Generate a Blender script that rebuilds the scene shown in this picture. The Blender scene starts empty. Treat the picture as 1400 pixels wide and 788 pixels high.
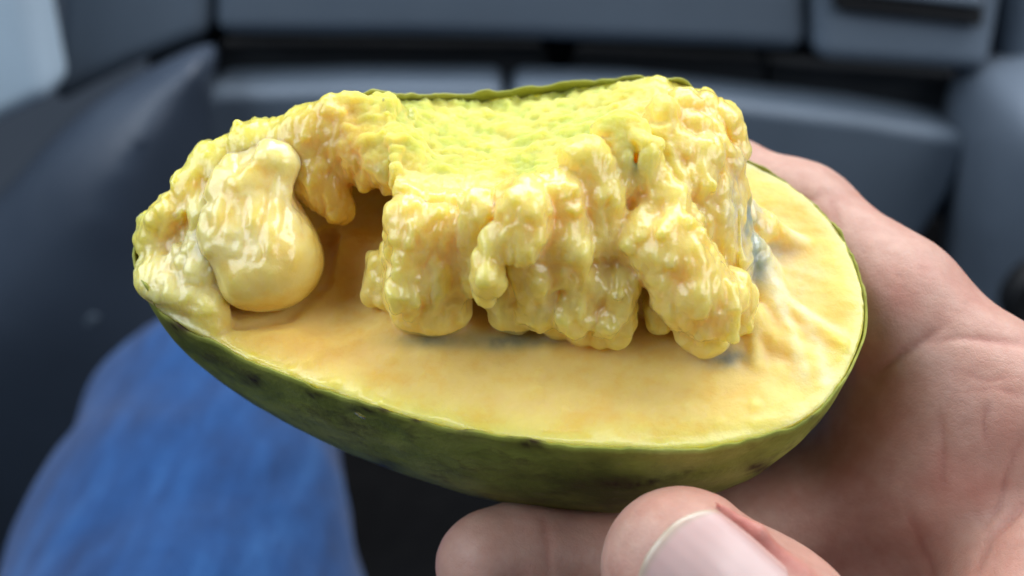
import bpy, bmesh, math
import numpy as np
from mathutils import Vector, Matrix

sc = bpy.context.scene
R_ = math.radians

# ------------------------------------------------------------------ camera
PITCH = R_(32.0)
CAM = np.array([0.0, 0.0, 1.0])
HF = R_(56.0)
K = 2 * math.tan(HF / 2) / 1400.0            # view-plane units per photo pixel
AX = np.array([1.0, 0, 0])                                   # right
AU = np.array([0, math.sin(PITCH), math.cos(PITCH)])         # up
AF = np.array([0, math.cos(PITCH), -math.sin(PITCH)])        # forward
cam_d = bpy.data.cameras.new('camera')
cam_d.sensor_width = 36; cam_d.lens = 18 / math.tan(HF / 2)
cam_d.clip_start = 0.005; cam_d.clip_end = 50
cam_d.dof.use_dof = True; cam_d.dof.focus_distance = 0.128; cam_d.dof.aperture_fstop = 13.0
cam = bpy.data.objects.new('camera', cam_d); sc.collection.objects.link(cam)
cam.location = CAM; cam.rotation_euler = (R_(90) - PITCH, 0, 0)
sc.camera = cam

# ------------------------------------------------------------------ light
w = bpy.data.worlds.new('World'); sc.world = w; w.use_nodes = True
bg = w.node_tree.nodes['Background']
bg.inputs[0].default_value = (0.55, 0.72, 1.0, 1); bg.inputs[1].default_value = 0.07

def area(name, loc, target, sx, sy, power, col):
    l = bpy.data.lights.new(name, 'AREA'); l.shape = 'RECTANGLE'; l.size = sx; l.size_y = sy
    l.energy = power; l.color = col
    o = bpy.data.objects.new(name, l); sc.collection.objects.link(o)
    o.location = loc
    o.rotation_euler = (Vector(target) - Vector(loc)).to_track_quat('-Z', 'Y').to_euler()
    return o
area('windscreen_daylight', (0.22, 0.60, 1.70), (0.0, 0.12, 0.92), 1.30, 0.65, 14.5, (0.98, 0.98, 1.0))
area('side_window_daylight', (-0.62, 0.10, 1.45), (0.0, 0.2, 0.85), 1.0, 0.55, 6.5, (0.84, 0.92, 1.0))
area('far_window_daylight', (0.85, -0.20, 1.50), (0.0, 0.18, 0.90), 1.0, 0.5, 6.0, (0.95, 0.97, 1.0))

vs = sc.view_settings
vs.view_transform = 'Standard'; vs.look = 'None'; vs.gamma = 1.0; vs.exposure = 0.1; vs.use_curve_mapping = False
sc.render.engine = 'CYCLES'
sc.cycles.use_denoising = True
sc.cycles.max_bounces = 8
sc.cycles.sample_clamp_indirect = 6

# ------------------------------------------------------------------ helpers
def cam2world(p):                      # p: (n,3) mm in camera axes (right, up, forward)
    p = np.asarray(p, float)
    return CAM + (p[..., 0:1] * AX + p[..., 1:2] * AU + p[..., 2:3] * AF) / 1000.0
def Cm(px, py, d):                     # pixel + depth(mm) -> camera axes mm
    return np.array([(px - 700) * K * d, (394 - py) * K * d, d])
def PY(px, py, y0):                    # ray of a pixel with the world plane y = y0
    v = (394 - py) * K; u = (px - 700) * K
    d = y0 / (AF[1] + v * AU[1])
    return CAM + d * (AF + u * AX + v * AU)

def hashn(ix, iy, iz, seed):
    h = (ix.astype(np.int64) * 374761393 + iy.astype(np.int64) * 668265263 + iz.astype(np.int64) * 2147483647 + seed * 974634631) & 0xFFFFFFFF
    h = ((h ^ (h >> 13)) * 1274126177) & 0xFFFFFFFF
    return ((h ^ (h >> 16)) & 0xFFFFFF) / float(0xFFFFFF)
def noise3(p, seed=0):                 # value noise -1..1
    f = np.floor(p); t = p - f; t = t * t * t * (t * (t * 6 - 15) + 10)
    i = f.astype(np.int64); r = 0
    for dx in (0, 1):
        for dy in (0, 1):
            for dz in (0, 1):
                wgt = (t[:, 0] if dx else 1 - t[:, 0]) * (t[:, 1] if dy else 1 - t[:, 1]) * (t[:, 2] if dz else 1 - t[:, 2])
                r = r + wgt * hashn(i[:, 0] + dx, i[:, 1] + dy, i[:, 2] + dz, seed)
    return r * 2 - 1
def fbm(p, octv=3, seed=0):
    a = 1.0; s = 0; n = 0
    for o in range(octv):
        s = s + a * noise3(p * (2.03 ** o) + 17.3 * o, seed + o); n += a; a *= 0.5
    return s / n

class Field:                           # signed distance grid, meshed with surface nets
    def __init__(self, lo, hi, h):
        self.lo = np.array(lo, float); self.h = h
        self.n = np.ceil((np.array(hi) - self.lo) / h).astype(int) + 1
        self.f = np.full(self.n, 50.0, np.float32)
        self.ax = [self.lo[i] + h * np.arange(self.n[i]) for i in range(3)]
    def block(self, lo, hi):
        a = np.clip(np.floor((np.array(lo) - self.lo) / self.h).astype(int), 0, self.n - 1)
        b = np.clip(np.ceil((np.array(hi) - self.lo) / self.h).astype(int) + 1, 1, self.n)
        if np.any(b <= a): return None, None
        s = tuple(slice(a[i], b[i]) for i in range(3))
        g = np.meshgrid(*[self.ax[i][s[i]] for i in range(3)], indexing='ij', sparse=True)
        return s, g
    @staticmethod
    def smin(a, b, k):
        if k <= 0: return np.minimum(a, b)
        h = np.clip(0.5 + 0.5 * (b - a) / k, 0, 1)
        return b * (1 - h) + a * h - k * h * (1 - h)
    def add(self, s, d, k): self.f[s] = self.smin(self.f[s], d, k)
    def cut(self, s, d, k): self.f[s] = -self.smin(-self.f[s], d, k)
    def cone(self, a, b, ra, rb, k=1.0, sub=False):
        a = np.asarray(a, float); b = np.asarray(b, float); m = max(ra, rb) + k * 2 + 3 * self.h
        s, g = self.block(np.minimum(a, b) - m, np.maximum(a, b) + m)
        if s is None: return
        ab = b - a; L2 = max(ab @ ab, 1e-9)
        q = [g[i] - a[i] for i in range(3)]
        t = np.clip((q[0] * ab[0] + q[1] * ab[1] + q[2] * ab[2]) / L2, 0, 1)
        d = np.sqrt((q[0] - ab[0] * t) ** 2 + (q[1] - ab[1] * t) ** 2 + (q[2] - ab[2] * t) ** 2) - (ra + (rb - ra) * t)
        (self.cut if sub else self.add)(s, d, k)
    def chain(self, pts, k=1.0, sub=False):      # pts: (xyz, r)
        for (a, ra), (b, rb) in zip(pts[:-1], pts[1:]): self.cone(a, b, ra, rb, k, sub)
    def ell(self, c, r, k=1.0, rot=None, sub=False):
        c = np.asarray(c, float); r = np.asarray(r, float); M = np.eye(3) if rot is None else np.array(rot)
        m = r.max() + k * 2 + 3 * self.h
        s, g = self.block(c - m, c + m)
        if s is None: return
        q = [g[i] - c[i] for i in range(3)]
        p = [M[i, 0] * q[0] + M[i, 1] * q[1] + M[i, 2] * q[2] for i in range(3)]
        k0 = np.sqrt(sum((p[i] / r[i]) ** 2 for i in range(3)))
        k1 = np.sqrt(sum((p[i] / r[i] ** 2) ** 2 for i in range(3))) + 1e-6
        d = k0 * (k0 - 1.0) / k1
        (self.cut if sub else self.add)(s, d, k)
    def mesh(self):
        f = self.f; n = self.n; ins = f < 0
        c = np.zeros(n - 1, np.int8)
        for dx in (0, 1):
            for dy in (0, 1):
                for dz in (0, 1):
                    c += ins[dx:n[0] - 1 + dx, dy:n[1] - 1 + dy, dz:n[2] - 1 + dz]
        act = (c > 0) & (c < 8)
        I = np.argwhere(act); idx = np.full(n - 1, -1, np.int64); idx[act] = np.arange(len(I))
        acc = np.zeros((len(I), 3)); cnt = np.zeros(len(I))
        co = [(x, y, z) for x in (0, 1) for y in (0, 1) for z in (0, 1)]
        for i, a in enumerate(co):
            for b in co[i + 1:]:
                dd = np.array(b) - np.array(a)
                if np.abs(dd).sum() != 1: continue
                va = f[tuple((I + a).T)].astype(float); vb = f[tuple((I + b).T)].astype(float)
                x = (va < 0) != (vb < 0)
                t = np.where(x, va / np.where(va == vb, 1, va - vb), 0)
                acc[x] += (np.array(a) + t[:, None] * dd)[x]; cnt[x] += 1
        V = self.lo + self.h * (I + acc / cnt[:, None])
        F = []
        for d in range(3):
            e1, e2 = (d + 1) % 3, (d + 2) % 3
            sa = [slice(None)] * 3; sb = [slice(None)] * 3
            sa[d] = slice(0, n[d] - 1); sb[d] = slice(1, n[d])
            x = ins[tuple(sa)] != ins[tuple(sb)]
            E = np.argwhere(x)
            ok = (E[:, e1] > 0) & (E[:, e2] > 0) & (E[:, e1] < n[e1] - 1) & (E[:, e2] < n[e2] - 1)
            E = E[ok]
            o1 = np.zeros(3, int); o1[e1] = 1; o2 = np.zeros(3, int); o2[e2] = 1
            q = np.stack([idx[tuple((E - o1 - o2).T)], idx[tuple((E - o2).T)], idx[tuple(E.T)], idx[tuple((E - o1).T)]], 1)
            fl = ~ins[tuple(E.T)]
            q[fl] = q[fl][:, ::-1]
            F.append(q)
        return V, np.concatenate(F)

def vnormals(V, F):
    a = V[F[:, 2]] - V[F[:, 0]]; b = V[F[:, 3]] - V[F[:, 1]]
    fn = np.cross(a, b); N = np.zeros_like(V)
    for i in range(4): np.add.at(N, F[:, i], fn)
    return N / (np.linalg.norm(N, axis=1, keepdims=True) + 1e-12)
def smooth(V, F, it=2, lam=0.5):
    e = np.concatenate([F[:, [0, 1]], F[:, [1, 2]], F[:, [2, 3]], F[:, [3, 0]]])
    for _ in range(it):
        s = np.zeros_like(V); c = np.zeros(len(V))
        for i, j in ((0, 1), (1, 0)):
            np.add.at(s, e[:, i], V[e[:, j]]); np.add.at(c, e[:, i], 1)
        V = V + lam * (s / np.maximum(c, 1)[:, None] - V)
    return V

def mkobj(name, V, F, mat, parent=None, col=None, smoothed=True):
    me = bpy.data.meshes.new(name)
    me.from_pydata(np.asarray(V).tolist(), [], [tuple(int(i) for i in f) for f in F]); me.update()
    me.polygons.foreach_set('use_smooth', [smoothed] * len(me.polygons))
    if col is not None:
        at = me.color_attributes.new('Col', 'FLOAT_COLOR', 'POINT')
        c4 = np.ones((len(V), 4), np.float32); c4[:, :3] = col
        at.data.foreach_set('color', c4.ravel())
    if mat: me.materials.append(mat)
    o = bpy.data.objects.new(name, me); sc.collection.objects.link(o)
    if parent: o.parent = parent
    return o
def thing(name, label, cat, loc=(0, 0, 0)):
    o = bpy.data.objects.new(name, None); sc.collection.objects.link(o)
    o.empty_display_size = 0.02; o['label'] = label; o['category'] = cat
    return o
def tag(o, label, cat): o['label'] = label; o['category'] = cat; return o

# ------------------------------------------------------------------ materials
class Mat:
    def __init__(self, name):
        self.m = bpy.data.materials.new(name); self.m.use_nodes = True
        self.t = self.m.node_tree; self.b = self.t.nodes['Principled BSDF']
    def n(self, typ, **kw):
        nd = self.t.nodes.new(typ)
        for k, v in kw.items(): setattr(nd, k, v)
        return nd
    def l(self, a, b): self.t.links.new(a, b)
    def s(self, **kw):
        for k, v in kw.items(): self.b.inputs[k.replace('_', ' ')].default_value = v
        return self
    def noise(self, scale, detail=4, rough=0.55, vec=None):
        nd = self.n('ShaderNodeTexNoise'); nd.inputs['Scale'].default_value = scale
        nd.inputs['Detail'].default_value = detail; nd.inputs['Roughness'].default_value = rough
        self.l(vec if vec else self.coord(), nd.inputs['Vector']); return nd.outputs['Fac']
    def coord(self):
        if not hasattr(self, 'tc'): self.tc = self.n('ShaderNodeTexCoord')
        return self.tc.outputs['Object']
    def ramp(self, fac, stops):
        r = self.n('ShaderNodeValToRGB'); e = r.color_ramp.elements
        while len(e) < len(stops): e.new(0.5)
        for el, (p, c) in zip(e, stops):
            el.position = p; el.color = (*c, 1) if len(c) == 3 else c
        self.l(fac, r.inputs[0]); return r.outputs[0]
    def mix(self, a, b, fac, mode='MIX'):
        x = self.n('ShaderNodeMix', data_type='RGBA', blend_type=mode)
        for s, v in ((x.inputs['A'], a), (x.inputs['B'], b)):
            if isinstance(v, tuple): s.default_value = (*v, 1)
            else: self.l(v, s)
        if isinstance(fac, (int, float)): x.inputs['Factor'].default_value = fac
        else: self.l(fac, x.inputs['Factor'])
        return x.outputs['Result']
    def bump(self, h, dist, strength=1.0, prev=None):
        b = self.n('ShaderNodeBump'); b.inputs['Distance'].default_value = dist; b.inputs['Strength'].default_value = strength
        self.l(h, b.inputs['Height'])
        if prev: self.l(prev, b.inputs['Normal'])
        self.l(b.outputs[0], self.b.inputs['Normal']); return b.outputs[0]
    def vcol(self):
        v = self.n('ShaderNodeVertexColor', layer_name='Col'); return v.outputs['Color']

def flesh_mat(name, sss=1.0, rough=(0.13, 0.38), bump=0.00045):
    M = Mat(name)
    n1 = M.noise(260, 5, 0.6); n2 = M.noise(900, 4, 0.6); n3 = M.noise(90, 3); n4 = M.noise(420, 3)
    c = M.mix(M.vcol(), M.ramp(n1, [(0.3, (0.97, 0.84, 0.55)), (0.5, (1, 1, 1)), (0.75, (1.05, 1.06, 1.25))]), 0.8, 'MULTIPLY')
    M.l(c, M.b.inputs['Base Color'])
    dry = M.n('ShaderNodeAttribute', attribute_name='dry').outputs['Fac']
    r = M.mix(M.ramp(n3, [(0.35, (rough[0],) * 3), (0.68, (rough[1],) * 3)]), (0.75, 0.75, 0.75), dry)
    M.l(r, M.b.inputs['Roughness'])
    inv = M.n('ShaderNodeMath', operation='MULTIPLY_ADD', use_clamp=True); M.l(dry, inv.inputs[0]); inv.inputs[1].default_value = -0.85; inv.inputs[2].default_value = 0.65
    M.l(inv.outputs[0], M.b.inputs['Coat Weight'])
    M.s(Subsurface_Weight=sss, Subsurface_Radius=(1.0, 0.90, 0.26), Subsurface_Scale=0.0052, Specular_IOR_Level=0.5, IOR=1.4, Coat_Roughness=0.07)
    b1 = M.bump(n1, bump, 0.8); M.bump(n2, bump * 0.35, 0.7, b1)
    return M.m
m_flesh = flesh_mat('pawpaw_flesh')
m_pulp = flesh_mat('seed_pulp', 0.9, (0.08, 0.26), 0.0003)

M = Mat('pawpaw_skin')
a = M.noise(55, 5, 0.6); b = M.noise(160, 6, 0.65); c = M.noise(480, 4, 0.6); g = M.noise(24, 3)
col = M.ramp(a, [(0.32, (0.115, 0.14, 0.026)), (0.5, (0.27, 0.31, 0.06)), (0.70, (0.44, 0.45, 0.13))])
col = M.mix(col, (0.085, 0.065, 0.028), M.ramp(b, [(0.52, (0, 0, 0)), (0.70, (0.75,) * 3)]))
col = M.mix(col, (0.25, 0.23, 0.11), M.ramp(c, [(0.62, (0, 0, 0)), (0.74, (0.45,) * 3)]))
sp_ = M.n('ShaderNodeSeparateColor'); M.l(M.vcol(), sp_.inputs[0])
col = M.mix(col, (0.30, 0.31, 0.045), sp_.outputs[0])
col = M.mix(col, (0.05, 0.030, 0.016), sp_.outputs[1])
M.l(col, M.b.inputs['Base Color'])
M.s(Roughness=0.6, Specular_IOR_Level=0.2, Subsurface_Weight=0.08, Subsurface_Radius=(1, 0.9, 0.2), Subsurface_Scale=0.001)
bb = M.bump(b, 0.0008, 0.6); M.bump(c, 0.00012, 0.5, bb)
m_skin = M.m

M = Mat('seed_coat'); n = M.noise(300, 4)
M.l(M.ramp(n, [(0.3, (0.03, 0.034, 0.045)), (0.7, (0.12, 0.125, 0.14))]), M.b.inputs['Base Color']); M.s(Roughness=0.55)
m_seed = M.m

M = Mat('hand_skin')
n1 = M.noise(45, 4); n2 = M.noise(330, 4, 0.6); 
v = M.n('ShaderNodeTexVoronoi', feature='DISTANCE_TO_EDGE'); v.inputs['Scale'].default_value = 1500; M.l(M.coord(), v.inputs['Vector'])
c = M.mix(M.vcol(), M.ramp(n1, [(0.3, (0.86, 0.70, 0.66)), (0.6, (1.0, 1.0, 1.0)), (0.8, (1.05, 1.02, 1.02))]), 0.7, 'MULTIPLY')
c = M.mix(c, M.ramp(n2, [(0.3, (0.84, 0.74, 0.72)), (0.65, (1, 1, 1))]), 0.7, 'MULTIPLY')
M.l(c, M.b.inputs['Base Color'])
M.s(Roughness=0.48, Specular_IOR_Level=0.42, Subsurface_Weight=0.35, Subsurface_Radius=(1, 0.38, 0.22), Subsurface_Scale=0.0022)
b1 = M.bump(M.ramp(v.outputs['Distance'], [(0.0, (0, 0, 0)), (0.12, (1, 1, 1))]), 0.00004, 0.5); M.bump(n2, 0.0003, 0.6, b1)
m_hand = M.m

M = Mat('nail'); n = M.noise(120, 3)
M.l(M.mix(M.vcol(), M.ramp(n, [(0.3, (0.93, 0.9, 0.9)), (0.7, (1, 1, 1))]), 0.8, 'MULTIPLY'), M.b.inputs['Base Color'])
M.s(Roughness=0.22, Specular_IOR_Level=0.6, Subsurface_Weight=0.3, Subsurface_Radius=(1, 0.5, 0.4), Subsurface_Scale=0.0012)
M.bump(M.noise(500, 3), 0.00003, 0.4)
m_nail = M.m

M = Mat('denim')
sp = M.n('ShaderNodeMapping'); sp.inputs['Scale'].default_value = (1, 1, 1); M.l(M.coord(), sp.inputs['Vector'])
wv = M.n('ShaderNodeTexWave', wave_type='BANDS', bands_direction='DIAGONAL'); wv.inputs['Scale'].default_value = 420; wv.inputs['Distortion'].default_value = 1.5
M.l(M.coord(), wv.inputs['Vector'])
sp.inputs['Scale'].default_value = (3.2, 0.5, 0.5); a = M.noise(26, 6, 0.66, sp.outputs[0]); b = M.noise(160, 4, 0.65)
c = M.ramp(a, [(0.34, (0.006, 0.034, 0.120)), (0.55, (0.010, 0.062, 0.205)), (0.75, (0.026, 0.110, 0.30))])
c = M.mix(c, M.ramp(b, [(0.3, (0.75, 0.75, 0.8)), (0.7, (1.2, 1.15, 1.1))]), 0.6, 'MULTIPLY')
M.l(c, M.b.inputs['Base Color']); M.s(Roughness=0.9, Specular_IOR_Level=0.2, Sheen_Weight=0.15)
b1 = M.bump(wv.outputs['Fac'], 0.0004, 0.4); M.bump(b, 0.001, 0.4, b1)
m_denim = M.m

def plastic(name, c0, rough=0.5, grain=1800):
    M = Mat(name); a = M.noise(9, 3); b = M.noise(grain, 2)
    k = lambda s: tuple(x * s for x in c0)
    M.l(M.ramp(a, [(0.3, k(0.9)), (0.7, k(1.1))]), M.b.inputs['Base Color'])
    M.l(M.ramp(M.noise(40, 4), [(0.3, (rough * 0.9,) * 3), (0.7, (rough * 1.12,) * 3)]), M.b.inputs['Roughness'])
    M.s(Specular_IOR_Level=0.4); M.bump(b, 0.0002, 0.5)
    return M.m
m_dash = plastic('dash_plastic', (0.090, 0.120, 0.158), 0.5)
m_lid = plastic('lid_plastic', (0.140, 0.182, 0.235), 0.42)
m_dark = plastic('recess_plastic', (0.022, 0.027, 0.034), 0.7)
m_black = plastic('black_plastic', (0.010, 0.011, 0.013), 0.55)
m_door = plastic('shaded_door_plastic', (0.042, 0.058, 0.086), 0.42)  # base colour darkened to stand in for the footwell shade on the bolster
m_pillar = plastic('pillar_plastic', (0.50, 0.64, 0.76), 0.5)
m_console = plastic('console_plastic', (0.150, 0.190, 0.245), 0.40)
m_carpet = plastic('carpet', (0.004, 0.0045, 0.006), 0.95, 500)

# ------------------------------------------------------------------ the car around the hand
def slab(name, pix, y0, thick, mat, parent=None, bev=0.008, seg=4, lean=0.0, sub=0):
    """a moulded panel: outline on the plane y = y0 (leaning), given thickness and rounded edges"""
    bm = bmesh.new()
    P = [PY(x, y, y0) for x, y in pix]
    zc = np.mean([p[2] for p in P])
    fr = [bm.verts.new((p[0], p[1] + lean * (p[2] - zc), p[2])) for p in P]
    f = bm.faces.new(fr)
    r = bmesh.ops.extrude_face_region(bm, geom=[f])
    for v in [g for g in r['geom'] if isinstance(g, bmesh.types.BMVert)]: v.co.y += thick
    bmesh.ops.recalc_face_normals(bm, faces=bm.faces[:])
    me = bpy.data.meshes.new(name); bm.to_mesh(me); bm.free()
    me.materials.append(mat)
    o = bpy.data.objects.new(name, me); sc.collection.objects.link(o)
    if parent: o.parent = parent
    md = o.modifiers.new('bevel', 'BEVEL'); md.width = bev; md.segments = seg; md.limit_method = 'ANGLE'; md.angle_limit = R_(50)
    md.harden_normals = False
    for p in me.polygons: p.use_smooth = True
    try:
        md2 = o.modifiers.new('wn', 'WEIGHTED_NORMAL'); md2.keep_sharp = False
    except Exception: pass
    return o

dash = thing('dashboard', 'blue grey moulded plastic dashboard with a two-lid glove box', 'dashboard')
slab('upper_panel', [(292, -260), (1098, -260), (1104, 0), (1100, 72), (1000, 66), (760, 57), (560, 52), (292, 50)], 0.60, 0.06, m_dash, dash, 0.012, lean=0.12)
slab('recess_panel', [(200, -20), (1500, -20), (1500, 300), (200, 300)], 0.668, 0.02, m_dark, dash, 0.003)
slab('recess_panel', [(296, 62), (742, 66), (752, 108), (296, 108)], 0.640, 0.02, m_dark, dash, 0.004)
slab('recess_panel', [(790, 72), (1048, 84), (1046, 132), (780, 112)], 0.640, 0.02, m_dark, dash, 0.004)
slab('recess_panel', [(1054, 85), (1330, 106), (1318, 172), (1052, 133)], 0.640, 0.02, m_dark, dash, 0.004)
slab('glove_box_lid', [(268, 130), (300, 121), (480, 116), (688, 117), (690, 420), (300, 460)], 0.585, 0.05, m_lid, dash, 0.009, lean=-0.10)
slab('glove_box_lid', [(699, 117), (860, 121), (1000, 136), (1180, 158), (1310, 182), (1328, 196), (1306, 262), (1262, 340), (1200, 520), (702, 430)], 0.585, 0.05, m_lid, dash, 0.009, lean=-0.10)
vp = slab('vent_panel', [(1111, -260), (1420, -260), (1372, 0), (1350, 98), (1300, 94), (1112, 82)], 0.598, 0.055, m_lid, dash, 0.012, lean=0.12)
slab('vent_opening', [(1134, -90), (1356, -66), (1342, 36), (1142, 14)], 0.590, 0.012, m_black, vp, 0.003, lean=0.12)
for i in range(4):
    y = -14 - i * 27
    slab('vent_slat', [(1144, y - 10), (1346, y + 10), (1344, y + 24), (1144, y + 3)], 0.583, 0.010, m_lid, vp, 0.002, lean=0.12)
slab('badge_recess', [(1185, 42), (1266, 52), (1264, 70), (1186, 62)], 0.5945, 0.006, m_dash, vp, 0.002, lean=0.12)
slab('switch_panel', [(1392, -200), (1560, -200), (1560, 120), (1376, 100)], 0.60, 0.05, m_dash, dash, 0.012)
slab('trim_end', [(92, -260), (285, -260), (284, 52), (190, 86), (128, 116), (72, 146)], 0.60, 0.06, m_dash, dash, 0.012, lean=0.12)

pil = slab('pillar_trim', [(-260, -260), (12, -260), (38, 0), (66, 136), (-20, 176), (-260, 300)], 0.545, 0.04, m_pillar, None, 0.010)
tag(pil, 'pale grey pillar trim lit by daylight beside the car door', 'trim')

# left side panel: a swollen bolster with an arched upper edge
def swollen(name, pix, y0, depth, rad, mat, parent, h=6.0):
    P = np.array([PY(x, y, y0 + rad * 0.8e-3) for x, y in pix])[:, [0, 2]] * 1000
    Q = []
    for i in range(len(P)):
        a, b, c, d = P[i - 1], P[i], P[(i + 1) % len(P)], P[(i + 2) % len(P)]
        for t in np.linspace(0, 1, 5, endpoint=False):
            Q.append(0.5 * (2 * b + (c - a) * t + (2 * a - 5 * b + 4 * c - d) * t * t + (3 * b - a - 3 * c + d) * t ** 3))
    Q = np.array(Q); lo = Q.min(0) - 4 * h; hi = Q.max(0) + 4 * h
    f = Field((lo[0], -4 * h, lo[1]), (hi[0], depth + 4 * h, hi[1]), h)
    gx_, gz_ = np.meshgrid(f.ax[0], f.ax[2], indexing='ij'); dd_ = np.full(gx_.shape, 1e9); ins_ = np.zeros(gx_.shape, bool)
    for i in range(len(Q)):
        a = Q[i]; b = Q[(i + 1) % len(Q)]; ab = b - a
        t = np.clip(((gx_ - a[0]) * ab[0] + (gz_ - a[1]) * ab[1]) / (ab @ ab + 1e-9), 0, 1)
        dd_ = np.minimum(dd_, np.hypot(gx_ - a[0] - t * ab[0], gz_ - a[1] - t * ab[1]))
        ins_ ^= ((a[1] > gz_) != (b[1] > gz_)) & (gx_ < (b[0] - a[0]) * (gz_ - a[1]) / (b[1] - a[1] + 1e-12) + a[0])
    d2 = np.where(ins_, -dd_, dd_)[:, None, :] + rad
    dz = (np.abs(f.ax[1] - depth / 2) - depth / 2)[None, :, None] + rad
    f.f = (np.minimum(np.maximum(d2, dz), 0) + np.hypot(np.maximum(d2, 0), np.maximum(dz, 0)) - rad).astype(np.float32)
    V, F = f.mesh(); V = smooth(V, F, 25)
    return mkobj(name, V / 1000 + np.array([0, y0, 0]), F, mat, parent)
door = thing('side_panel', 'blue grey curved footwell side panel with arched top edge, footwell shade put into its colour', 'panel')
swollen('bolster', [(-320, 640), (-300, 420), (-160, 340), (-60, 312), (0, 262), (50, 206), (110, 155), (180, 114), (244, 84), (282, 70), (292, 100), (276, 130), (276, 330), (300, 860), (-320, 860)],
     0.49, 150, 70, m_door, door)
slab('bolster_latch', [(92, 446), (126, 428), (136, 436), (132, 444), (100, 464), (90, 460)], 0.492, 0.02, m_dash, door, 0.003)

con = thing('centre_console', 'grey curved centre console side with a dark round knob', 'console')
swollen('console_side', [(1362, 220), (1376, 165), (1402, 136), (1470, 130), (1680, 150), (1680, 800), (1350, 800), (1352, 420), (1352, 310)], 0.50, 160, 45, m_console, con)

def lathe(name, prof, seg, mat, parent=None):
    V = []; F = []
    for r, z in prof:
        for j in range(seg):
            a = 2 * math.pi * j / seg; V.append((r * math.cos(a), r * math.sin(a), z))
    for i in range(len(prof) - 1):
        for j in range(seg):
            F.append((i * seg + j, i * seg + (j + 1) % seg, (i + 1) * seg + (j + 1) % seg, (i + 1) * seg + j))
    F.append(tuple(range((len(prof) - 1) * seg, len(prof) * seg)))
    F.append(tuple(range(seg))[::-1])
    return mkobj(name, V, F, mat, parent)
kn = lathe('console_knob', [(0.022, 0), (0.027, 0.003), (0.028, 0.012), (0.026, 0.018), (0.021, 0.020), (0.019, 0.017), (0.004, 0.016)], 40, m_black, con)
kp = PY(1424, 392, 0.497)
kn.location = kp; kn.rotation_euler = (R_(90), 0, 0)

fl = slab('footwell_floor', [(-600, 1000), (2000, 1000), (2000, 300), (-600, 300)], 0.80, 0.02, m_carpet, None, 0.002)
fl['kind'] = 'structure'
bm = bmesh.new()
vs_ = [bm.verts.new(p) for p in ((-1.2, -0.6, 0.35), (1.2, -0.6, 0.35), (1.2, 0.9, 0.30), (-1.2, 0.9, 0.30))]
bm.faces.new(vs_); me = bpy.data.meshes.new('floor'); bm.to_mesh(me); bm.free(); me.materials.append(m_carpet)
fo = bpy.data.objects.new('floor', me); sc.collection.objects.link(fo); fo['kind'] = 'structure'

# ------------------------------------------------------------------ trouser leg
f = Field((-330, -420, 190), (40, 30, 640), 5.0)
f.chain([(Cm(286, 600, 455), 57), (Cm(264, 770, 395), 65), (Cm(240, 1150, 300), 80)], 20)
f.chain([(Cm(300, 590, 460), 50), (Cm(330, 960, 560), 48)], 25)
V, F = f.mesh(); V = smooth(V, F, 4); N = vnormals(V, F)
d = V - Cm(285, 590, 455)
fold = np.sin((V[:, 0] * 0.8 + V[:, 1] * 0.55 + 12 * fbm(V / 40, 2, 5)) / 7.5)
amt = np.clip((V[:, 0] + 165) / 70, 0, 1) * np.clip((-V[:, 1] - 60) / 60, 0, 1)
V = V + N * (fbm(V / 60, 3, 3) * 2 + fold * amt * 4.6 + fbm(V * np.array([1 / 16, 1 / 45, 1 / 30]), 2, 8) * 1.6)[:, None]
leg = mkobj('trouser_leg', cam2world(V), F, m_denim)
tag(leg, 'blue denim trouser leg bent at the knee under the fruit', 'leg')

# ------------------------------------------------------------------ the fruit: local frame (mm), x along it, y away, z out of the cut
EL = R_(50); D0 = 135.0
O_ = Cm(690, 400, D0)                                   # origin in camera axes
LX = np.array([1.0, 0, 0]); LY = np.array([0, math.sin(EL), math.cos(EL)]); LZ = np.array([0, math.cos(EL), -math.sin(EL)])
def loc2cam(p): p = np.asarray(p, float); return O_ + p[..., 0:1] * LX + p[..., 1:2] * LY + p[..., 2:3] * LZ
def L(px, py, z=0.0):                                   # pixel + height over the cut -> local
    dr = np.array([(px - 700) * K, (394 - py) * K, 1.0])
    t = (O_ @ LZ + z) / (dr @ LZ); q = dr * t - O_
    return np.array([q @ LX, q @ LY, z])

rim_px = [(186, 352), (190, 385), (203, 412), (240, 440), (290, 466), (345, 495), (400, 516), (470, 541), (560, 570), (630, 588), (700, 600), (780, 609), (850, 613), (920, 614), (985, 609),
          (1040, 598), (1090, 580), (1130, 552), (1160, 510), (1180, 462), (1185, 425), (1176, 375), (1155, 325), (1120, 282), (1075, 246), (1010, 213), (940, 192), (850, 180), (760, 178),
          (680, 184), (600, 195), (500, 215), (400, 245), (300, 280), (235, 308), (200, 330)]
rim = np.array([L(x, y)[:2] for x, y in rim_px])
# closed, evenly resampled, smoothed
def resample(P, n):
    Q = np.vstack([P, P[:1]]); s = np.r_[0, np.cumsum(np.linalg.norm(np.diff(Q, axis=0), axis=1))]
    t = np.linspace(0, s[-1], n, endpoint=False)
    return np.c_[np.interp(t, s, Q[:, 0]), np.interp(t, s, Q[:, 1])]
rim = resample(rim, 520)
for _ in range(20): rim = 0.5 * rim + 0.25 * (np.roll(rim, 1, 0) + np.roll(rim, -1, 0))
CC = np.array([L(725, 402)[0], L(725, 402)[1]])
HH = 43.0; HU = 33.0

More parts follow.
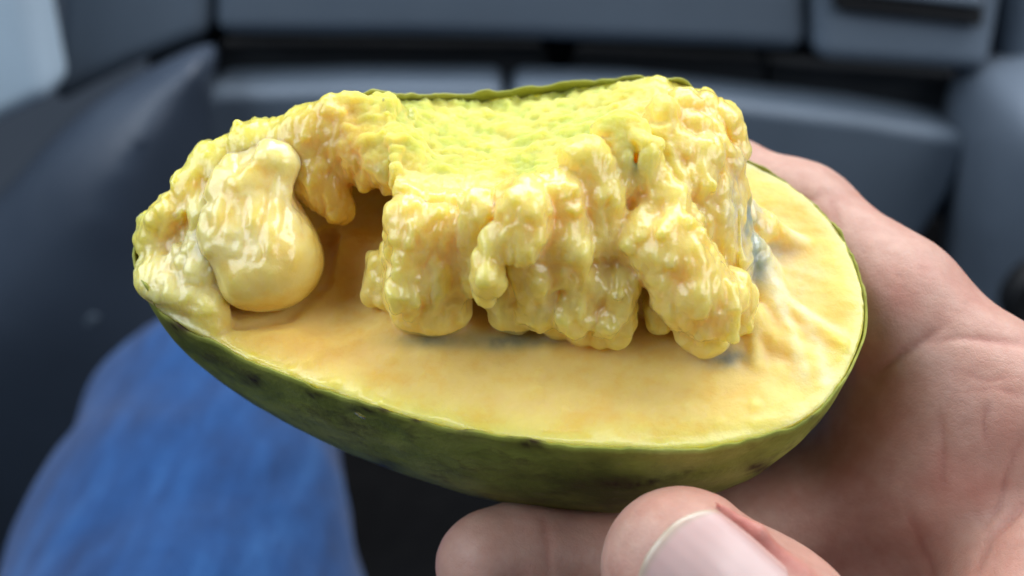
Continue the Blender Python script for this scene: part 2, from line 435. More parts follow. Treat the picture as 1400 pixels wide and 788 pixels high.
# 2-D distance to the rim on a grid
gx = np.arange(-70, 70, 0.5); gy = np.arange(-50, 50, 0.5)
GX, GY = np.meshgrid(gx, gy, indexing='ij')
dd = np.full(GX.shape, 1e9); wn = np.zeros(GX.shape, bool)
for i in range(len(rim)):
    a = rim[i]; b = rim[(i + 1) % len(rim)]; ab = b - a
    t = np.clip(((GX - a[0]) * ab[0] + (GY - a[1]) * ab[1]) / (ab @ ab), 0, 1)
    dd = np.minimum(dd, (GX - a[0] - t * ab[0]) ** 2 + (GY - a[1] - t * ab[1]) ** 2)
    cr = ((a[1] > GY) != (b[1] > GY)) & (GX < (b[0] - a[0]) * (GY - a[1]) / (b[1] - a[1] + 1e-12) + a[0])
    wn ^= cr
RD = np.where(wn, -1, 1) * np.sqrt(dd)
def rimdist(x, y):
    fx = np.clip((x - gx[0]) / 0.5, 0, len(gx) - 1.001); fy = np.clip((y - gy[0]) / 0.5, 0, len(gy) - 1.001)
    i = fx.astype(int); j = fy.astype(int); u = fx - i; v = fy - j
    return RD[i, j] * (1 - u) * (1 - v) + RD[i + 1, j] * u * (1 - v) + RD[i, j + 1] * (1 - u) * v + RD[i + 1, j + 1] * u * v
def hull(x, y, z):
    s = np.where(z < 0, np.sqrt(np.clip(1 - (z / HH) ** 2, 0.02, 1)), np.sqrt(np.clip(1 - (z / HU) ** 2, 0.02, 1)))
    return rimdist(CC[0] + (x - CC[0]) / s, CC[1] + (y - CC[1]) / s) * s

# height of the skin flap at the back, by place along the fruit
flap_x = np.array([L(p, 200)[0] for p in (215, 260, 330, 400, 470, 500, 530, 570, 640, 700, 800, 900, 940, 955, 975)])
flap_z = np.array([0, 3.5, 6, 9, 14, 16.2, 14.4, 11.6, 10.2, 10.2, 11.8, 14.2, 15.4, 8, 0.0])
def flapz(x): return np.interp(x, flap_x, flap_z)

# ---- flesh field
f = Field((-56, -36, -12), (56, 36, 26), 0.30)
X, Y, Z = np.meshgrid(*f.ax, indexing='ij', sparse=True)
s2 = np.meshgrid(f.ax[0], f.ax[1], indexing='ij')
und = 0.5 * fbm(np.c_[s2[0].ravel() / 7, s2[1].ravel() / 5, np.zeros(s2[0].size)], 3, 2).reshape(s2[0].shape)
und = und - 0.9 * np.exp(-((s2[0] + 2) / 34) ** 2 - ((s2[1] + 14) / 9) ** 2)        # the cut dips gently
rd2 = rimdist(s2[0], s2[1])
und = np.where(rd2 > -2, und * np.clip(-rd2 / 2, 0, 1), und)
hullI = hull(X + 0 * Y + 0 * Z, Y + 0 * X + 0 * Z, Z + 0 * X + 0 * Y) + 0.10
f.f = np.maximum(Z - und[:, :, None], hullI).astype(np.float32)

# the torn ridge as a height over the cut: px x, foot y, top y, top height, height at the back
cols = [(250, 288, 262, 3.5, 3), (330, 268, 230, 6.5, 6), (400, 262, 205, 10, 9), (480, 240, 185, 14, 14.5), (530, 262, 210, 15.5, 12.5), (548, 405, 250, 17, 10.5), (600, 425, 268, 17, 9),
        (660, 425, 270, 16.5, 7.8), (720, 428, 265, 17, 7.8), (790, 440, 240, 18, 9), (850, 446, 205, 19, 10.8), (920, 455, 165, 19, 12.8), (985, 455, 160, 17, 12), (1010, 430, 200, 12, 8), (1032, 390, 240, 4, 2)]
cx, fy_, ty_, tz_, bz_ = [], [], [], [], []
for px, fy, ty, zt, zb in cols:
    a = L(px, fy, 0); b = L(px, ty, zt); cx.append((a[0] + b[0]) / 2); fy_.append(a[1]); ty_.append(b[1]); tz_.append(zt); bz_.append(zb)
cx = np.array(cx); x1 = f.ax[0]
FY, TY, TZ, BZ = [np.interp(x1, cx, np.array(q)) for q in (fy_, ty_, tz_, bz_)]
edge = np.clip((x1 - cx[0]) / 3, 0, 1) * np.clip((cx[-1] + 1 - x1) / 4, 0, 1)
wob = fbm(np.c_[x1 / 3.2, 0 * x1, 0 * x1], 3, 31)
FY = FY + 2.4 * ((x1 > L(548, 400)[0]) & (x1 < L(1000, 400)[0])); TY = np.maximum(TY, FY + 2.5); FY = FY + wob * 1.2; TY = TY + fbm(np.c_[x1 / 4, 0 * x1, 0 * x1], 3, 37) * 1.0; TY = np.maximum(TY, FY + 2)
yb = np.array([rim[(np.abs(rim[:, 0] - q) < 1.5) & (rim[:, 1] > 0), 1].max() if np.any((np.abs(rim[:, 0] - q) < 1.5) & (rim[:, 1] > 0)) else 10 for q in x1])
y2 = f.ax[1][None, :]
v1 = (y2 - FY[:, None]) / (TY - FY)[:, None]
v2 = np.clip((y2 - TY[:, None]) / np.maximum(yb - TY, 1)[:, None], 0, 1)
Hh = np.where(v1 < 0, -4 + 0 * v1, np.where(v1 < 1, TZ[:, None] * (1 - (1 - np.clip(v1, 0, 1)) ** 2.3) ** 0.75, TZ[:, None] + (BZ - TZ)[:, None] * v2 ** 0.9))
Hh = Hh * edge[:, None]; Hh = np.where(Hh <= 0, -4, Hh)
ridge = np.maximum((Z - Hh[:, :, None]) * 0.62, np.maximum(hullI, -Z - 3))
f.f = f.smin(f.f, ridge.astype(np.float32), 1.2)

px = 0.105
def B(x, y, z, r, k=1.0, sub=False):                     # blob at pixel, height, radius or radii
    r = (r, r, r) if np.isscalar(r) else r
    f.ell(L(x, y, z), r, k, None, sub)
def Cn(x0, y0, z0, r0, x1_, y1_, z1, r1, k=0.8, sub=False): f.cone(L(x0, y0, z0), L(x1_, y1_, z1), r0, r1, k, sub)

# hollow left by the pulled seed
B(484, 345, 4, (6.2, 8.5, 6.6), 1.6, True)
B(455, 395, 1, (7.5, 7.5, 3.6), 2.0, True)
B(505, 285, 7, (4.0, 5.5, 5), 1.6, True)
B(370, 380, 0, (8.5, 9, 3.2), 1.5, True)
# seed pocket crease
Cn(448, 325, -0.5, 1.8, 438, 380, -1.4, 1.9, 0.5, True); Cn(438, 380, -1.4, 1.9, 392, 424, -1.4, 1.8, 0.5, True); Cn(392, 424, -1.4, 1.8, 325, 444, -1.0, 1.1, 0.5, True)

# lobes that hang over the hollow and down the front of the ridge
Cn(432, 192, 12, 4.4, 440, 245, 8.5, 3.8, 2.2); Cn(440, 245, 8.5, 3.8, 462, 285, 6.0, 2.4, 2.0); Cn(470, 185, 13, 4.0, 500, 215, 12, 3.6, 2.0); Cn(500, 215, 12, 3.6, 545, 230, 13, 3.6, 2.0)
Cn(500, 175, 13, 3.0, 520, 230, 12, 2.2, 1.0)
Cn(560, 300, 14, 3.2, 556, 400, 4, 3.0); Cn(556, 400, 4, 3.0, 560, 428, 1.8, 2.6)
Cn(600, 320, 13, 4.0, 600, 415, 3.5, 4.2); B(588, 428, 2.0, (4.6, 3.0, 2.8)); B(618, 425, 2.2, 2.6)
Cn(520, 360, 3.5, 2.2, 508, 405, 0.8, 1.6); Cn(540, 340, 6, 1.8, 528, 412, 1.0, 1.3)
Cn(655, 290, 16.5, 3.0, 648, 380, 8, 2.6); Cn(690, 400, 5, 2.6, 690, 432, 1.8, 2.2)
Cn(669, 332, 16.4, 1.2, 666, 382, 12.6, 1.7, 0.25)
Cn(720, 285, 17, 4.2, 730, 330, 13, 3.8); Cn(730, 330, 13, 3.8, 735, 420, 4, 3.2); Cn(700, 380, 8, 2.4, 708, 440, 1.5, 1.8)
Cn(765, 275, 17, 4.0, 778, 352, 12.5, 2.8, 0.6); Cn(778, 352, 12.5, 2.8, 776, 372, 11.6, 1.9, 0.4); Cn(760, 395, 6, 3.0, 762, 440, 1.8, 2.4)
Cn(800, 380, 8, 3.0, 795, 450, 1.6, 2.3); Cn(826, 400, 6, 2.2, 820, 462, 1.3, 1.6, 0.5)
Cn(856, 385, 8.5, 2.0, 843, 462, 1.9, 1.7, 0.4)
Cn(800, 220, 20, 3.2, 822, 268, 16.5, 3.2); Cn(822, 268, 16.5, 3.2, 830, 330, 12, 3.0)
Cn(862, 190, 20, 2.6, 905, 270, 16, 2.6, 0.6); Cn(838, 190, 20, 2.8, 850, 232, 18.2, 2.6, 0.6)
Cn(905, 270, 16, 2.6, 935, 305, 13, 2.4, 0.6)
Cn(868, 222, 19.6, 1.2, 880, 275, 16.4, 1.2, 0.6, True)
Cn(880, 330, 12, 4.2, 915, 345, 12, 5.0); Cn(915, 345, 12, 5.0, 960, 410, 7.5, 5.0); Cn(960, 410, 7.5, 5.0, 966, 462, 2.5, 2.8, 0.8)
Cn(1000, 395, 6.5, 3.0, 1008, 435, 3.6, 2.4); Cn(930, 400, 6, 2.6, 945, 460, 2.0, 2.0)
Cn(905, 420, 3.5, 2.2, 900, 440, 2.2, 1.8)
# knobs of the upper right end
for (x, y, z, r) in ((905, 160, 18.5, 2.6), (935, 148, 17.5, 3.0), (962, 150, 16.5, 2.6), (985, 165, 15.5, 2.6), (1000, 185, 14, 2.2), (1004, 205, 12.5, 2.0), (990, 225, 12.5, 3.0), (960, 215, 15.5, 3.2),
                     (925, 205, 17, 2.8), (945, 255, 14, 3.4), (978, 265, 11.5, 3.0), (890, 300, 14.5, 2.4), (968, 138, 15.5, 1.1), (950, 175, 17.5, 2.2)):
    B(x, y, z, r, 0.7)
Cn(930, 165, 18, 1.6, 950, 240, 15, 1.6, 0.4); Cn(975, 175, 16, 1.4, 985, 240, 12.5, 1.6, 0.4); Cn(905, 190, 18.5, 1.5, 930, 262, 15.5, 1.6, 0.4)
# threads of pulp running out over the right end of the cut
for pts in (((1000, 262, 8, 1.2), (1040, 300, 3, 0.9), (1098, 332, 0.0, 0.5)), ((1000, 300, 6, 1.4), (1030, 345, 2.6, 1.1), (1062, 415, 0.0, 0.6)), ((1015, 330, 3, 0.9), (1050, 380, 0.5, 0.6), (1062, 425, 0.0, 0.4)),
            ((1030, 370, 1.2, 1.0), (1085, 425, 0.0, 0.6), (1150, 470, -0.2, 0.4)), ((1030, 380, 1.0, 0.7), (1080, 455, 0, 0.5), (1100, 510, -0.2, 0.4)), ((1020, 300, 4, 0.9), (1070, 325, 0.8, 0.6), (1100, 335, 0.0, 0.4)),
            ((1012, 400, 3, 1.2), (1030, 440, 0.5, 0.7), (1035, 500, -0.2, 0.4)), ((1020, 350, 2.6, 2.2), (1045, 370, 0.2, 1.6), (1065, 395, -0.6, 1.0)), ((1000, 290, 6, 2.2), (1035, 315, 2, 1.8), (1060, 330, -0.4, 1.2)),
            ((1030, 430, 0.2, 1.4), (1060, 470, -0.5, 0.9), (1110, 490, -0.5, 0.6))):
    for a, b in zip(pts[:-1], pts[1:]): Cn(*a, *b, 1.8)
# left end: torn lumps round the pulp-coated seed
for (x, y, z, r) in ((210, 330, 2.5, 2.6), (232, 300, 5, 3.0), (205, 300, 3.5, 1.6), (262, 262, 7.5, 3.2), (292, 228, 9, 3.2), (322, 215, 10, 2.8), (345, 183, 12.5, (3.4, 2.6, 1.6)), (368, 184, 12.6, (2.6, 2.4, 1.6)), (395, 180, 13, 2.2),
                     (418, 168, 14, 2.6), (452, 160, 15, 2.4), (485, 150, 15.6, 2.0), (245, 380, 1.8, (5.0, 4.0, 2.2)), (215, 368, 1.4, (3.0, 4.0, 2.0)), (275, 400, 1.6, (3.4, 3.0, 2.0)), (292, 432, 0.2, (2.0, 2.2, 1.5)), (282, 345, 3.6, (3.6, 4.2, 2.6)),
                     (255, 345, 2.6, 2.6), (300, 300, 5.5, 3.4), (270, 305, 5, 2.8), (330, 265, 8, 3.4)):
    r = np.array((r, r, r) if np.isscalar(r) else r) * np.random.default_rng(int(x * 7 + y)).uniform(0.72, 1.25, 3)
    B(x, y, z, tuple(r), 1.9)
Cn(295, 430, 0.6, 1.6, 296, 448, -0.2, 1.2, 0.6)
Cn(225, 335, 4.6, 1.4, 255, 300, 7.0, 1.2, 0.6, True); Cn(250, 310, 6.5, 1.1, 262, 360, 3.4, 1.2, 0.6, True)

rng = np.random.default_rng(7)
def surf(x, y, fld=None):                                # first point of the flesh along the view of a pixel
    fld = fld or f
    dr = loc_dir(x, y); o = loc_cam
    t = np.arange(70, 175, 0.3); P = o + dr * t[:, None]
    q = np.round((P - fld.lo) / fld.h).astype(int); ok = np.all((q >= 0) & (q < fld.n), axis=1)
    q = np.clip(q, 0, fld.n - 1); v = fld.f[q[:, 0], q[:, 1], q[:, 2]]
    h = np.nonzero(ok & (v < 0))[0]
    return P[h[0]] if len(h) else None
loc_cam = np.array([-(O_ @ LX), -(O_ @ LY), -(O_ @ LZ)])
def loc_dir(x, y):
    d = np.array([(x - 700) * K, (394 - y) * K, 1.0]); return np.array([d @ LX, d @ LY, d @ LZ])
def grad(p, fld):
    q = np.clip(np.round((p - fld.lo) / fld.h).astype(int), 3, fld.n - 4); g_ = []
    for i in range(3):
        e = np.zeros(3, int); e[i] = 3
        g_.append(float(fld.f[tuple(q + e)] - fld.f[tuple(q - e)]))
    g_ = np.array(g_); return g_ / (np.linalg.norm(g_) + 1e-6)
def bit(fld, x, y, r, ln, k, slant, zmin, sink=0.35):    # a torn shred lying along the surface
    p = surf(x, y, fld)
    if p is None or p[2] < zmin: return
    n_ = grad(p, fld); rr_ = rng.uniform(*r); ll = rng.uniform(*ln); a = rng.normal(0, slant)
    q = np.array([math.sin(a), -0.5 * math.cos(a), -0.85 * math.cos(a)]); q = q - n_ * (q @ n_); q /= np.linalg.norm(q) + 1e-6
    p = p - n_ * rr_ * sink
    fld.cone(p - q * ll * 0.5 - n_ * rr_ * 0.5, p + q * ll * 0.5, rr_ * rng.uniform(0.5, 0.9), rr_, k)
def scatter(n, x0, x1, y0, y1, r, ln, k, slant=0.25, zmin=1.2):
    for _ in range(n): bit(f, rng.uniform(x0, x1), rng.uniform(y0, y1), r, ln, k, slant, zmin)
scatter(26, 550, 1010, 280, 430, (0.9, 1.8), (3, 7), 2.0, 0.2)
scatter(16, 550, 1010, 280, 445, (0.3, 0.6), (2.5, 6), 0.7, 0.15)
scatter(16, 850, 1000, 160, 330, (0.5, 1.1), (3, 7), 1.4, 0.2)
scatter(26, 545, 850, 255, 290, (0.4, 0.9), (0.5, 2.5), 0.6, 0.8)
scatter(50, 400, 960, 140, 260, (0.3, 0.8), (0.3, 2.2), 0.5, 1.5)
scatter(18, 200, 420, 160, 330, (0.4, 1.1), (1.0, 4), 0.9, 0.6)
for _ in range(34): bit(f, rng.uniform(330, 1130), rng.uniform(470, 600), (0.25, 0.7), (0.3, 2.4), 1.0, 1.5, -3, 0.75)
scatter(12, 200, 300, 330, 430, (0.4, 0.9), (0.8, 2.5), 0.8, 1.2, 0.6)
scatter(10, 500, 560, 300, 420, (0.5, 1.0), (1.5, 4), 0.9)
scatter(8, 555, 1010, 415, 450, (0.5, 0.9), (3, 5), 0.9, 0.1)
Cn(318, 232, 9, 2.6, 296, 300, 6, 2.8, 2.0); Cn(296, 300, 6, 2.8, 288, 350, 3.6, 2.6, 2.0); Cn(345, 215, 11, 2.2, 395, 205, 12, 2.4, 2.0)
Cn(526, 160, 13.2, 2.6, 540, 228, 13.6, 2.6, 2.2); Cn(505, 175, 13.6, 2.4, 520, 215, 13.2, 2.4, 2.2)
V, F = f.mesh()
V = smooth(V, F, 2, 0.4)
N = vnormals(V, F)
hx, hy, hz = V[:, 0], V[:, 1], V[:, 2]
rdv = rimdist(hx, hy)
up = np.clip((hz - 0.8) / 3, 0, 1)
skin_d = -hull(hx, hy, hz)
plate = up * np.clip((N[:, 2] - 0.45) / 0.3, 0, 1) * np.clip((hy - 3) / 5, 0, 1) * np.clip((hx + 26) / 6, 0, 1) * np.clip((26 - hx) / 8, 0, 1)
gran = fbm(V / 1.5, 3, 11); gran2 = fbm(V * np.array([1 / 0.95, 1 / 4.0, 1 / 4.5]), 3, 12); big = fbm(V / 4.5, 2, 13)
lowp = (1 - up) * np.clip(-rdv / 3, 0, 1)
rdg = 1 - np.abs(fbm(V * np.array([1 / 2.2, 1 / 5.0, 1 / 4.0]), 3, 16)) * 2.2
wall = up * (1 - plate) * np.clip((0.75 - N[:, 2]) / 0.3, 0, 1)
fib = 1 - 2.4 * np.abs(fbm(V * np.array([1 / 1.0, 1 / 7.0, 1 / 6.0]) + 0.25 * fbm(V / 3, 2, 91)[:, None], 2, 92))
wp = V + 1.2 * np.stack([fbm(V / 4, 2, 101), fbm(V / 4, 2, 102), fbm(V / 4, 2, 103)], 1)
str1 = np.abs(fbm(wp * np.array([1 / 2.4, 1 / 8.0, 1 / 9.0]), 2, 104)); str2 = np.abs(fbm(wp / np.array([2.2, 3.5, 3.0]), 2, 105))
dis = wall * (0.12 * fib + 1.35 * (str1 - 0.22)) + up * (1 - plate) * 0.5 * (str2 - 0.22) + up * (0.40 * big + 0.22 * gran2 + 0.06 * gran + 0.22 * rdg) + plate * (0.42 * gran + 0.9 * np.abs(fbm(wp / np.array([4.5, 3.0, 3.0]), 3, 15)) + 0.5 * fbm(V / 6, 2, 18)) + lowp * (0.10 * gran + 0.12 * np.maximum(fbm(V / 2.4, 3, 19), 0.1))
V = V + N * dis[:, None]
N = vnormals(V, F)
# pigment of the flesh (where it was under the skin it is chartreuse, deep in it is orange)
def mixc(a, b, t): return a * (1 - t)[:, None] + np.array(b) * t[:, None]
col = np.tile(np.array([0.90, 0.67, 0.21]), (len(V), 1))
col = mixc(col, (0.94, 0.755, 0.21), up * np.clip(0.5 + 0.5 * big, 0, 1) * 0.9)
rr = np.clip(1 - skin_d / 6.0, 0, 1) ** 1.5
col = mixc(col, (0.76, 0.70, 0.13), rr * 0.85)
col = mixc(col, (0.50, 0.54, 0.10), np.clip(up * np.clip((N[:, 2] - 0.2) / 0.6, 0, 1) * np.clip((hy + 1) / 12, 0, 1) * np.clip((hx + 32) / 12, 0, 1) * np.clip((30 - hx) / 16, 0, 1) * (0.85 + 0.7 * fbm(V / 3, 3, 95)), 0, 1))
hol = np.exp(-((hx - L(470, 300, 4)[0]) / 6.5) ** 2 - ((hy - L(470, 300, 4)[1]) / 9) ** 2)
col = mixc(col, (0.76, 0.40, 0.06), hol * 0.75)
P4 = L(1035, 340, 2); web = np.exp(-((hx - P4[0]) / 7) ** 2 - ((hy - P4[1]) / 7) ** 2) * np.clip(0.4 + fbm(V / 3.0, 2, 21), 0, 1)
col = mixc(col, (0.66, 0.68, 0.58), np.clip(web * 1.2, 0, 0.85))
for (ax_, ay_, sx_, sy_, c_, a_) in ((1105, 300, 5, 6, (0.80, 0.50, 0.09), 0.6), (1130, 420, 4, 5, (0.80, 0.50, 0.09), 0.55), (1080, 560, 4, 5, (0.86, 0.66, 0.24), 0.5), (640, 480, 12, 3, (0.74, 0.48, 0.12), 0.35), (430, 470, 9, 5, (0.80, 0.44, 0.07), 0.5), (350, 460, 8, 3, (0.80, 0.44, 0.07), 0.5)):
    P6 = L(ax_, ay_); col = mixc(col, c_, a_ * np.exp(-((hx - P6[0]) / sx_) ** 2 - ((hy - P6[1]) / sy_) ** 2) * (1 - up))
for pts in (((1040, 375), (1090, 425), (1150, 455)), ((1050, 380), (1075, 440), (1100, 520)), ((1030, 300), (1070, 320), (1100, 335)), ((1030, 330), (1060, 400), (1062, 430)), ((1090, 425), (1120, 470), (1130, 520))):
    P7 = [L(*q_)[:2] for q_ in pts]; bd_ = np.full(len(V), 1e9)
    for a, b in zip(P7[:-1], P7[1:]):
        ab = b - a; t = np.clip(((V[:, :2] - a) @ ab) / (ab @ ab), 0, 1); bd_ = np.minimum(bd_, np.linalg.norm(V[:, :2] - a - t[:, None] * ab, axis=1))
    col = mixc(col, (0.88, 0.80, 0.50), 0.6 * np.exp(-((bd_ + 0.5 * gran) / 0.9) ** 2) * (hz < 4))
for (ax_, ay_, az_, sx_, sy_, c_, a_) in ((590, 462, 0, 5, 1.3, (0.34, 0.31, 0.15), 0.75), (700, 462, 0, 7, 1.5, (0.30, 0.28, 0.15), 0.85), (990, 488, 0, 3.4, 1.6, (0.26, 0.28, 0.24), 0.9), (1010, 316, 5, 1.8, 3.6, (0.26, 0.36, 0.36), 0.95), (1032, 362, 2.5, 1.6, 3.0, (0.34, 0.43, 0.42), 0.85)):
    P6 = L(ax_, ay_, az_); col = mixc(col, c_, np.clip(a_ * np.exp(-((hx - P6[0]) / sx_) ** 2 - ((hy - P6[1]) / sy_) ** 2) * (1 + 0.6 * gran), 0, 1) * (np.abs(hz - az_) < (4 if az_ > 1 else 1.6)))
P5 = L(245, 385, 2); pale = np.exp(-((hx - P5[0]) / 6) ** 2 - ((hy - P5[1]) / 5) ** 2)
col = mixc(col, (0.86, 0.76, 0.42), pale * 0.7)
fruit = thing('pawpaw_half', 'ripe half pawpaw fruit with torn yellow flesh and olive green skin', 'fruit')
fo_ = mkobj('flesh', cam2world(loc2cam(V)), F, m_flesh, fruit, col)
at = fo_.data.attributes.new('dry', 'FLOAT', 'POINT'); at.data.foreach_set('value', np.clip(plate * 0.9 + lowp * 0.72, 0, 1).astype(np.float32))

# ---- skin shell
n = len(rim); ns = 56
t0 = np.where(rim[:, 1] > CC[1] - 2, -np.arcsin(np.clip(flapz(rim[:, 0]) / HU, 0, 0.9)), 0.0)
for _ in range(2): t0 = 0.5 * t0 + 0.25 * (np.roll(t0, 1) + np.roll(t0, -1))
jit = fbm(np.c_[rim / 3.0, np.zeros(n)], 3, 41) * 0.8 + fbm(np.c_[rim / 0.9, np.zeros(n)], 2, 42) * 0.18 - 0.15
rings = []
for i in range(ns + 1):
    s = i / ns; t = t0 + s * (math.pi / 2 - t0) * 0.985
    z = np.where(t < 0, -HU * np.sin(t), -HH * np.sin(t)) + (1 - s) ** 8 * jit
    rings.append(np.c_[CC[0] + (rim[:, 0] - CC[0]) * np.cos(t), CC[1] + (rim[:, 1] - CC[1]) * np.cos(t), z])
Vo = np.concatenate(rings); Fo = []
for i in range(ns):
    for j in range(n):
        a, b = i * n + j, i * n + (j + 1) % n; Fo.append((a, a + n, b + n, b))
Fo = np.array(Fo); No = vnormals(Vo, Fo)
if (No[n * ns // 2] @ (Vo[n * ns // 2] - np.array([CC[0], CC[1], 0]))) < 0: Fo = Fo[:, ::-1]; No = -No
Vo = Vo + No * (0.26 + 0.32 * fbm(Vo / 9, 3, 51))[:, None]
Vi = Vo - No * (0.34 + 0.10 * fbm(Vo / 4, 2, 52))[:, None]
nv = len(Vo)
Fi = Fo[:, ::-1] + nv
Fr = np.array([(j, (j + 1) % n, nv + (j + 1) % n, nv + j) for j in range(n)])
Fb = [tuple(range(ns * n, ns * n + n))]
cs = np.zeros((2 * nv, 3)); zz = np.r_[Vo[:, 2], Vi[:, 2]]
rk = np.tile(np.repeat(np.arange(ns + 1), n), 2)
tint = np.clip(1 - rk / 3.0, 0, 1) * 0.55; tint[nv:] = 0.9
tint = np.clip(tint * (0.75 + 0.6 * fbm(np.vstack([Vo, Vi]) / 3, 2, 53)), 0, 1)
cs[:] = tint[:, None]
pc = loc2cam(np.vstack([Vo, Vi])); pk = np.c_[700 + pc[:, 0] / pc[:, 2] / K, 394 - pc[:, 1] / pc[:, 2] / K]
blem = np.zeros(2 * nv)
jn = fbm(np.vstack([Vo, Vi]) / 1.2, 3, 54)
for bx, by, sx_, sy_ in ((636, 585, 10, 6), (702, 592, 9, 6), (728, 606, 16, 7), (520, 560, 45, 4), (575, 574, 18, 4), (430, 540, 10, 4), (255, 445, 30, 14), (345, 520, 14, 8), (520, 640, 22, 10), (860, 660, 50, 8), (1040, 640, 22, 9), (640, 690, 60, 10), (1100, 570, 16, 5)):
    blem = np.maximum(blem, np.exp(-((pk[:, 0] - bx) / sx_) ** 2 - ((pk[:, 1] - by) / sy_) ** 2) * (1 + 0.9 * jn))
cs[:, 1] = np.clip(blem, 0, 1) * (np.vstack([Vo, Vi])[:, 1] < 0)
Fall = [tuple(q) for q in Fo] + [tuple(q) for q in Fi] + [tuple(q) for q in Fr] + Fb
sk = mkobj('skin', cam2world(loc2cam(np.vstack([Vo, Vi]))), Fall, m_skin, fruit, cs)
bm = bmesh.new(); bm.from_mesh(sk.data); bmesh.ops.recalc_face_normals(bm, faces=bm.faces[:]); bm.to_mesh(sk.data); bm.free()

# ---- pulp-coated seed and the dark seed glimpsed under the ridge
f2 = Field((-50, -25, -8), (-18, 25, 26), 0.4)
A = L(338, 262, 8.0); Bp = L(372, 362, 3.0)
f2.chain([(A, 3.2), ((A + Bp) / 2 + np.array([-0.3, 0, -0.3]), 5.3), (Bp + np.array([0.4, -0.2, 0.2]), 6.2)], 3)
f2.cone(L(330, 262, 9), L(320, 330, 6), 2.4, 3.4, 2); f2.cone(L(385, 225, 12.5), L(360, 270, 9.5), 2.6, 3.2, 2.0); f2.cone(L(325, 340, 4.6), L(335, 385, 2.6), 3.6, 3.4, 4)
f2.cone(L(352, 300, 5.5), L(380, 345, 3.6), 5.0, 5.2, 4)
f2.cone(L(325, 235, 10), L(312, 320, 6), 2.6, 2.8, 4); f2.cone(L(370, 215, 12.5), L(335, 280, 9), 2.2, 2.6, 2)
pass
f2.cone(L(330, 250, 9), L(362, 195, 12), 2.6, 1.8, 2.5); f2.cone(L(360, 262, 9), L(420, 205, 11.5), 2.0, 2.2, 2.0)
for _ in range(5): bit(f2, rng.uniform(285, 395), rng.uniform(225, 330), (0.4, 0.9), (2, 6), 1.4, 0.4, 0, 0.6)
V, F = f2.mesh(); V = smooth(V, F, 2); N = vnormals(V, F)
ww = np.clip((V[:, 2] - 3) / 6, 0, 1)
V = V + N * ((0.40 * fbm(V / 4.5, 2, 61) + 0.9 * (np.abs(fbm(V / np.array([2.6, 5.0, 5.0]), 2, 66)) - 0.2) * ww + 0.12 * fbm(V / 1.2, 2, 62)) * (0.35 + 0.65 * ww))[:, None]
q = np.clip(0.45 + 1.1 * fbm(V / 5, 3, 63), 0, 1) * (0.15 + 0.85 * ww)
col = mixc(np.tile(np.array([0.92, 0.70, 0.20]), (len(V), 1)), (0.90, 0.82, 0.44), q * 0.7)
mkobj('pulp_coated_seed', cam2world(loc2cam(V)), F, m_pulp, fruit, col)

def seed(px_, py_, z, r, rotz):
    f3 = Field((-12, -12, -12), (12, 12, 12), 0.5); f3.ell((0, 0, 0), r, 0)
    V, F = f3.mesh(); c_, s_ = math.cos(rotz), math.sin(rotz)
    V = np.c_[V[:, 0] * c_ - V[:, 1] * s_, V[:, 0] * s_ + V[:, 1] * c_, V[:, 2]] + L(px_, py_, z)
    mkobj('seed', cam2world(loc2cam(V)), F, m_seed, fruit)
seed(988, 482, -0.95, (2.6, 1.0, 1.0), 0.6)
seed(1012, 318, 4.6, (0.8, 2.6, 1.2), 0.4)

# ------------------------------------------------------------------ the hand (camera axes, mm)
f = Field((-30, -140, 84), (150, 36, 196), 0.62)
W = Cm
def fing(*pts, k=4.0): f.chain([(W(x, y, d), r) for x, y, d, r in pts], k)
# index finger behind the right end of the fruit
fing((880, 235, 172, 7.8), (985, 258, 168, 8.6), (1085, 305, 161, 9.6), (1212, 412, 150, 10.3), (1365, 572, 142, 11.4))
# middle finger under the fruit, tip to the left
fing((668, 772, 140, 7.7), (720, 772, 143, 8.5), (790, 778, 147, 8.8), (930, 772, 155, 9.3), (1120, 690, 158, 10.2), (1290, 640, 150, 12.5))
# ring and little finger below
fing((700, 940, 140, 8.0), (860, 950, 148, 8.6), (1090, 860, 156, 9.6), (1290, 790, 154, 12))
fing((820, 1080, 140, 7.0), (960, 1060, 148, 7.4), (1140, 990, 154, 8.4), (1300, 920, 156, 11))
# palm
fing((1365, 574, 143, 11.6), (1480, 730, 142, 13.5), (1640, 900, 140, 19), k=8)
fing((1290, 640, 151, 13), (1440, 760, 150, 16), (1640, 900, 146, 19), k=9)
fing((1290, 790, 155, 12), (1450, 870, 156, 15), (1660, 960, 150, 19), k=9)
fing((1300, 920, 157, 11), (1460, 960, 158, 14), (1680, 1020, 154, 18), k=9)
fing((1340, 600, 149, 13), (1350, 800, 154, 13), (1360, 930, 156, 11), k=9)
fing((1215, 560, 152, 8), (1290, 640, 150, 12), k=8)
# thumb
TC = W(954, 797, 117.0); TA = np.array([-0.73, 0.68, 0.0]); TA /= np.linalg.norm(TA)
T2 = TC - TA * 24 + np.array([0, 0, -1.0]); T3 = TC - TA * 40 + np.array([8, 4, 1.0]); T4 = W(1530, 960, 128)
f.chain([(TC + TA * 2.6, 9.9), (TC - TA * 10, 11.6), (T2, 10.6), (T3, 11.5), (T4, 16)], 4)
f.chain([(T3, 11), (W(1480, 880, 128), 15), (W(1640, 900, 140), 19)], 8)
# forearm
fing((1660, 930, 146, 21), (1850, 1120, 120, 24), k=12)
